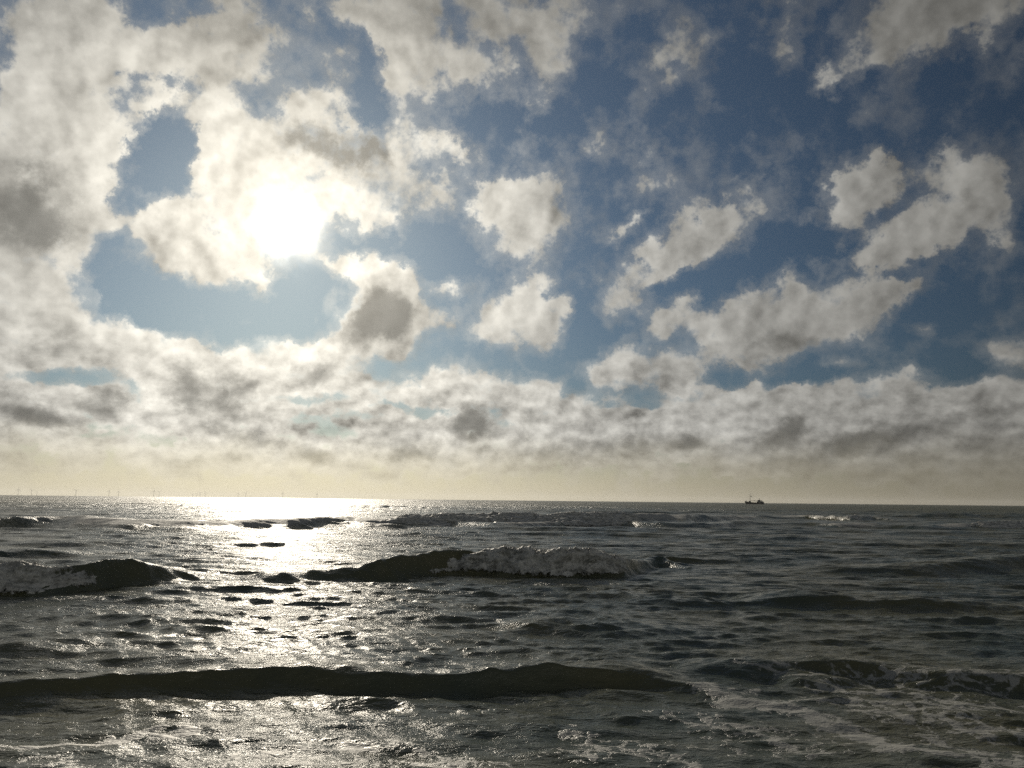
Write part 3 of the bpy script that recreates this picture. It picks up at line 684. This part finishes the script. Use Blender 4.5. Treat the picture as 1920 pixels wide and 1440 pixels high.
# offshore wind turbines: x in the photograph, rotor hub rows above the horizon, rotor turn, label
HUB_H, BLADE = 82.0, 47.0
def blade_mesh():
    bm = bmesh.new(); rings = []
    for t, c, th, tw in ((0, 2.2, 2.2, 0), (.06, 2.4, 2.0, 20), (.2, 4.0, 1.2, 16), (.45, 3.0, .8, 8), (.75, 2.0, .45, 3), (.95, 1.2, .25, 0), (1, .5, .15, 0)):
        a = R(tw); zz = 1.5 + t * (BLADE - 1.5)
        pts = []
        for i in range(10):
            u = 2 * math.pi * i / 10
            x = math.cos(u) * c / 2 + (.15 * c if t > .1 else 0); y = math.sin(u) * th / 2
            pts.append(Vector((x * math.cos(a) - y * math.sin(a), x * math.sin(a) + y * math.cos(a) , zz)))
        rings.append(pts)
    loft(bm, rings)
    return bm
def make_turbine():
    t = thing('wind_turbine', '', 'wind turbine', (0, 0, 0), 0, 'offshore wind turbines along the horizon')
    bm = bmesh.new(); tube(bm, [(0, 0, 14), (0, 0, 50), (0, 0, HUB_H - 2)], [2.6, 2.2, 1.6], 16); obj('tower', bm, M_TOWER, t, True)
    bm = bmesh.new(); tube(bm, [(0, 0, -3), (0, 0, 13.9)], [3.1, 3.1], 16); tube(bm, [(0, 0, 13.2), (0, 0, 13.8)], [4.6, 4.6], 16); obj('foundation', bm, M_YELLOW, t, False)
    bm = bmesh.new(); box(bm, -2, 2, -4.5, 7, HUB_H - 2, HUB_H + 2.3, .5); obj('nacelle', bm, M_TOWER, t)
    hb = bmesh.new(); tube(hb, [(0, 0, 0), (0, -1.6, 0), (0, -3.2, 0), (0, -3.8, 0)], [2.0, 1.9, 1.1, .2], 14)
    h = obj('hub', hb, M_TOWER, t, True); h.location = (0, -4.7, HUB_H)
    bl = []
    for k in range(3):
        b = obj('blade', blade_mesh(), M_TOWER, t, True) if k == 0 else bl[0].copy()
        if k: col.objects.link(b); b.parent = t
        b.location = (0, -6.3, HUB_H); bl.append(b)
    return t
def turn_rotor(t, turn):
    k = 0
    for c in t.children:
        if c.name.startswith('blade'):
            c.rotation_euler = (0, R(turn + 120 * k), 0); k += 1
TURB = [  # px, hub height above horizon in photo rows, rotor turn, label
 (33.5, 10.6, 5, 'faint wind turbine on the horizon, the one closest to the left edge'),
 (59.0, 9.6, 85, 'faint wind turbine second from the left edge, left of a smaller paler one'),
 (68.5, 7.0, 40, 'small pale wind turbine just right of a taller one near the left edge'),
 (142.0, 9.8, 62, 'lone wind turbine on the horizon beyond the white roller at left'),
 (204.0, 9.2, 20, 'wind turbine left of a thinner one, between the lone turbine and the tall pair'),
 (222.0, 8.6, 0, 'thin wind turbine left of the pair of tall ones on the horizon'),
 (288.0, 10.2, 0, 'taller left one of the pair of wind turbines near the start of the glitter'),
 (298.0, 8.6, 55, 'right one of the pair of wind turbines near the start of the glitter'),
 (361.5, 6.0, 95, 'tiniest wind turbine, leftmost of the cluster of four left of the sun glitter'),
 (368.7, 6.4, 30, 'second from left of the cluster of four wind turbines at the glitter'),
 (375.0, 7.6, 75, 'third from left of the cluster of four wind turbines at the glitter'),
 (384.3, 8.2, 100, 'tallest and rightmost of the cluster of four wind turbines at the glitter'),
 (446.0, 7.2, 0, 'shorter left one of two wind turbines under the glowing cloud gap'),
 (460.5, 8.4, 25, 'taller right one of two wind turbines under the glowing cloud gap'),
 (530.0, 8.6, 0, 'wind turbine standing alone straight below the sun'),
 (594.0, 8.0, 10, 'wind turbine farthest right of all, at the right end of the glitter'),
]
proto = make_turbine()
for i, (px, hub, turn, lab) in enumerate(TURB):
    if i == 0: t = proto
    else:
        t = proto.copy(); col.objects.link(t)
        for c in list(proto.children):
            d = c.copy(); col.objects.link(d); d.parent = t
    el_ = math.radians(azel(px, horizon_row(px) - hub)[1]); az_ = math.radians(azel(px, horizon_row(px))[0])
    D = (HUB_H - EYE) / math.tan(el_)
    t.location = (D * math.sin(az_), D * math.cos(az_), 0)
    t.rotation_euler = (0, 0, -az_ + R(random.Random(i).uniform(-25, 25)))
    t['label'] = lab
    turn_rotor(t, turn)

# fishing boat heading left
def make_boat():
    D = 1500.0
    az_ = math.radians(azel(1415, 942)[0])
    t = thing('fishing_boat', 'dark fishing boat with tall foremast and aft wheelhouse on the horizon', 'boat', (D * math.sin(az_), D * math.cos(az_), .25), -az_)
    t.rotation_euler = (0, R(.8), -az_)
    # hull, bow at -x
    bm = bmesh.new(); rings = []
    for x, hb, sheer, keel in ((-17.2, .15, 5.3, 2.6), (-16, 1.3, 5.0, .4), (-14, 2.3, 4.6, -1.2), (-11, 3.2, 4.0, -2), (-6, 3.8, 3.3, -2.4), (0, 4, 2.9, -2.5), (6, 4, 2.9, -2.5), (11, 3.8, 3.2, -2.2), (14.5, 3.4, 3.6, -1.2), (16.5, 2.9, 3.9, .2)):
        rings.append([Vector((x, -hb, sheer)), Vector((x, -hb * .96, sheer * .45)), Vector((x, -hb * .6, keel * .7 if keel < 0 else keel + .1)), Vector((x, 0, keel)),
                      Vector((x, hb * .6, keel * .7 if keel < 0 else keel + .1)), Vector((x, hb * .96, sheer * .45)), Vector((x, hb, sheer)),
                      Vector((x, hb - min(.12, hb * .5), sheer)), Vector((x, hb - min(.13, hb * .5), sheer - .9)), Vector((x, -hb + min(.13, hb * .5), sheer - .9)), Vector((x, -hb + min(.12, hb * .5), sheer))])
    loft(bm, rings); hull = obj('hull', bm, M_HULL, t)
    bm = bmesh.new()
    for s in (-1, 1):
        prev = None
        tube(bm, [(-16, s * 1.38, 4.4), (-11, s * 3.3, 3.4), (-6, s * 3.9, 2.7), (0, s * 4.1, 2.3), (6, s * 4.1, 2.3), (11, s * 3.9, 2.6), (16, s * 3.1, 3.2)], [.12] * 7, 8)
    obj('rubbing_strake', bm, M_STEEL, hull)
    # forward winch house and post on the bow
    bm = bmesh.new(); box(bm, -10.5, -6.6, -1.8, 1.8, 2.4, 5.6, .15, .2); obj('winch_house', bm, M_CABIN, t)
    bm = bmesh.new(); tube(bm, [(-14.4, 0, 3.7), (-14.4, 0, 6.6)], [.22, .18]); tube(bm, [(-15.1, 0, 6.5), (-13.6, 0, 6.6)], [.2, .2]); obj('bow_post', bm, M_STEEL, t)
    # foremast
    bm = bmesh.new(); tube(bm, [(-8.0, 0, 5.5), (-7.9, 0, 13), (-7.6, 0, 19.3)], [.42, .32, .14], 10); tube(bm, [(-7.8, -2.2, 14.2), (-7.8, 2.2, 14.2)], [.14, .14])
    mast = obj('foremast', bm, M_STEEL, t)
    bm = bmesh.new(); tube(bm, [(-7.6, 0, 14.0), (-6.0, 0, 14.2), (-4.0, 0, 12.4)], [.35, .5, .35], 8); obj('derrick_head', bm, M_STEEL, mast)
    bm = bmesh.new()
    for a, b in (((-7.7, 0, 18.5), (9.2, 0, 9.6)), ((-7.9, 0, 16), (-16.6, 0, 5.3)), ((-7.8, -2, 14.2), (-8, -3.6, 3.7)), ((-7.8, 2, 14.2), (-8, 3.6, 3.7)), ((-4.0, 0, 12.4), (2.5, 0, 6.1))):
        tube(bm, [a, b], [.05, .05], 6)
    obj('rigging', bm, M_STEEL, mast)
    # long boom over the working deck
    bm = bmesh.new(); tube(bm, [(-6.4, 0, 5.7), (5.0, 0, 5.9)], [.3, .26], 8)
    for x in (-2.5, 1.5): box(bm, x - .12, x + .12, -.12, .12, 2.0, 5.7)
    box(bm, -1.6, -.2, -.5, .5, 6.0, 6.9, .1)
    obj('deck_boom', bm, M_STEEL, t)
    # aft house
    bm = bmesh.new(); box(bm, 3.6, 15.4, -3.1, 3.1, 2.0, 5.0, .2, .25); house = obj('deckhouse', bm, M_CABIN, t)
    for x in (5.2, 7.4, 9.6, 11.8, 13.6):
        for s in (-1, 1):
            bm = bmesh.new(); box(bm, x - .28, x + .28, s * 3.0 - .1, s * 3.0 + .1, 3.4, 4.0); obj('porthole', bm, M_GLASS, house)
    bm = bmesh.new(); box(bm, 5.2, 10.6, -2.4, 2.4, 5.0, 7.5, .2, .3); wh = obj('wheelhouse', bm, M_CABIN, t)
    for s in (-1, 1):
        bm = bmesh.new(); box(bm, 5.8, 9.9, s * 2.22 - .05, s * 2.22 + .05, 6.1, 6.9); obj('side_window', bm, M_GLASS, wh)
    bm = bmesh.new(); box(bm, 5.30, 5.42, -1.8, 1.8, 6.1, 6.9); obj('front_window', bm, M_GLASS, wh)
    bm = bmesh.new(); box(bm, 4.8, 11.0, -2.7, 2.7, 7.503, 7.7, .05); obj('roof', bm, M_CABIN, wh)
    bm = bmesh.new(); tube(bm, [(8.4, 0, 7.6), (8.3, 0, 10.2)], [.3, .22], 8); box(bm, 7.5, 9.2, -.9, .9, 10.2, 10.8, .1); obj('radar_mast', bm, M_STEEL, t)
    bm = bmesh.new(); tube(bm, [(12.2, 0, 4.9), (12.3, 0, 7.0)], [.95, .8], 14); obj('funnel', bm, M_HULL, t)
    bm = bmesh.new()
    tube(bm, [(12.8, -2.6, 4.9), (13.4, -2.6, 6.2), (14.6, -2.6, 5.9), (15.5, -2.6, 3.4)], [.16] * 4, 8); tube(bm, [(12.8, 2.6, 4.9), (13.4, 2.6, 6.2), (14.6, 2.6, 5.9), (15.5, 2.6, 3.4)], [.16] * 4, 8)
    tube(bm, [(13.4, -2.6, 6.2), (13.4, 2.6, 6.2)], [.16, .16], 8)
    obj('stern_gallows', bm, M_STEEL, t)
    return t
make_boat()

# two gulls
def make_gull(px, py, D, label, bank, heading):
    d = ray(px, py); L = D / math.hypot(d.x, d.y)
    t = thing('seagull', label, 'bird', (d.x * L, d.y * L, EYE + d.z * L), heading, 'distant gulls over the sea')
    t.rotation_euler = (0, R(bank), heading)
    bm = bmesh.new()
    tube(bm, [(0, -.30, .02), (0, -.22, .03), (0, -.08, 0), (0, .10, 0), (0, .24, .02), (0, .36, .03)], [.02, .05, .09, .08, .04, .02], 10)
    tube(bm, [(0, -.34, .01), (0, -.29, .02)], [.006, .02], 6)
    obj('body', bm, M_BIRD, t, True)
    for s in (-1, 1):
        bm = bmesh.new(); rings = []
        for u, zz, y0, ch in ((.05, .02, -.02, .24), (.3, .16, -.06, .22), (.5, .17, -.03, .17), (.72, .08, .06, .06)):
            rings.append([Vector((s * u, y0 - ch * .4, zz)), Vector((s * u, y0, zz + .02)), Vector((s * u, y0 + ch * .6, zz)), Vector((s * u, y0, zz - .01))])
        loft(bm, rings); obj('wing', bm, M_BIRD, t)
    return t
make_gull(318.5, 877, 700, 'tiny dark gull in the hazy sky above the wind turbines at left', 25, .4)
make_gull(1117.5, 886, 700, 'tiny dark gull in the grey haze well right of the turbines', 60, -.5)

# ------------------------------------------------------------------ sea haze
def build_haze():
    bm = bmesh.new(); box(bm, -21500, 21500, -60, 25500, -4, 138)
    m = bpy.data.materials.new('sea_haze'); m.use_nodes = True
    T = NT(m.node_tree)
    v = T.n('ShaderNodeVolumePrincipled')
    v.inputs['Color'].default_value = (.95, .94, .92, 1)
    v.inputs['Density'].default_value = HAZE
    v.inputs['Anisotropy'].default_value = .45
    o = T.n('ShaderNodeOutputMaterial'); T.t.links.new(v.outputs[0], o.inputs['Volume'])
    ob = obj('haze', bm, m); ob['kind'] = 'stuff'
HAZE = 2.2e-5
if HAZE: build_haze()
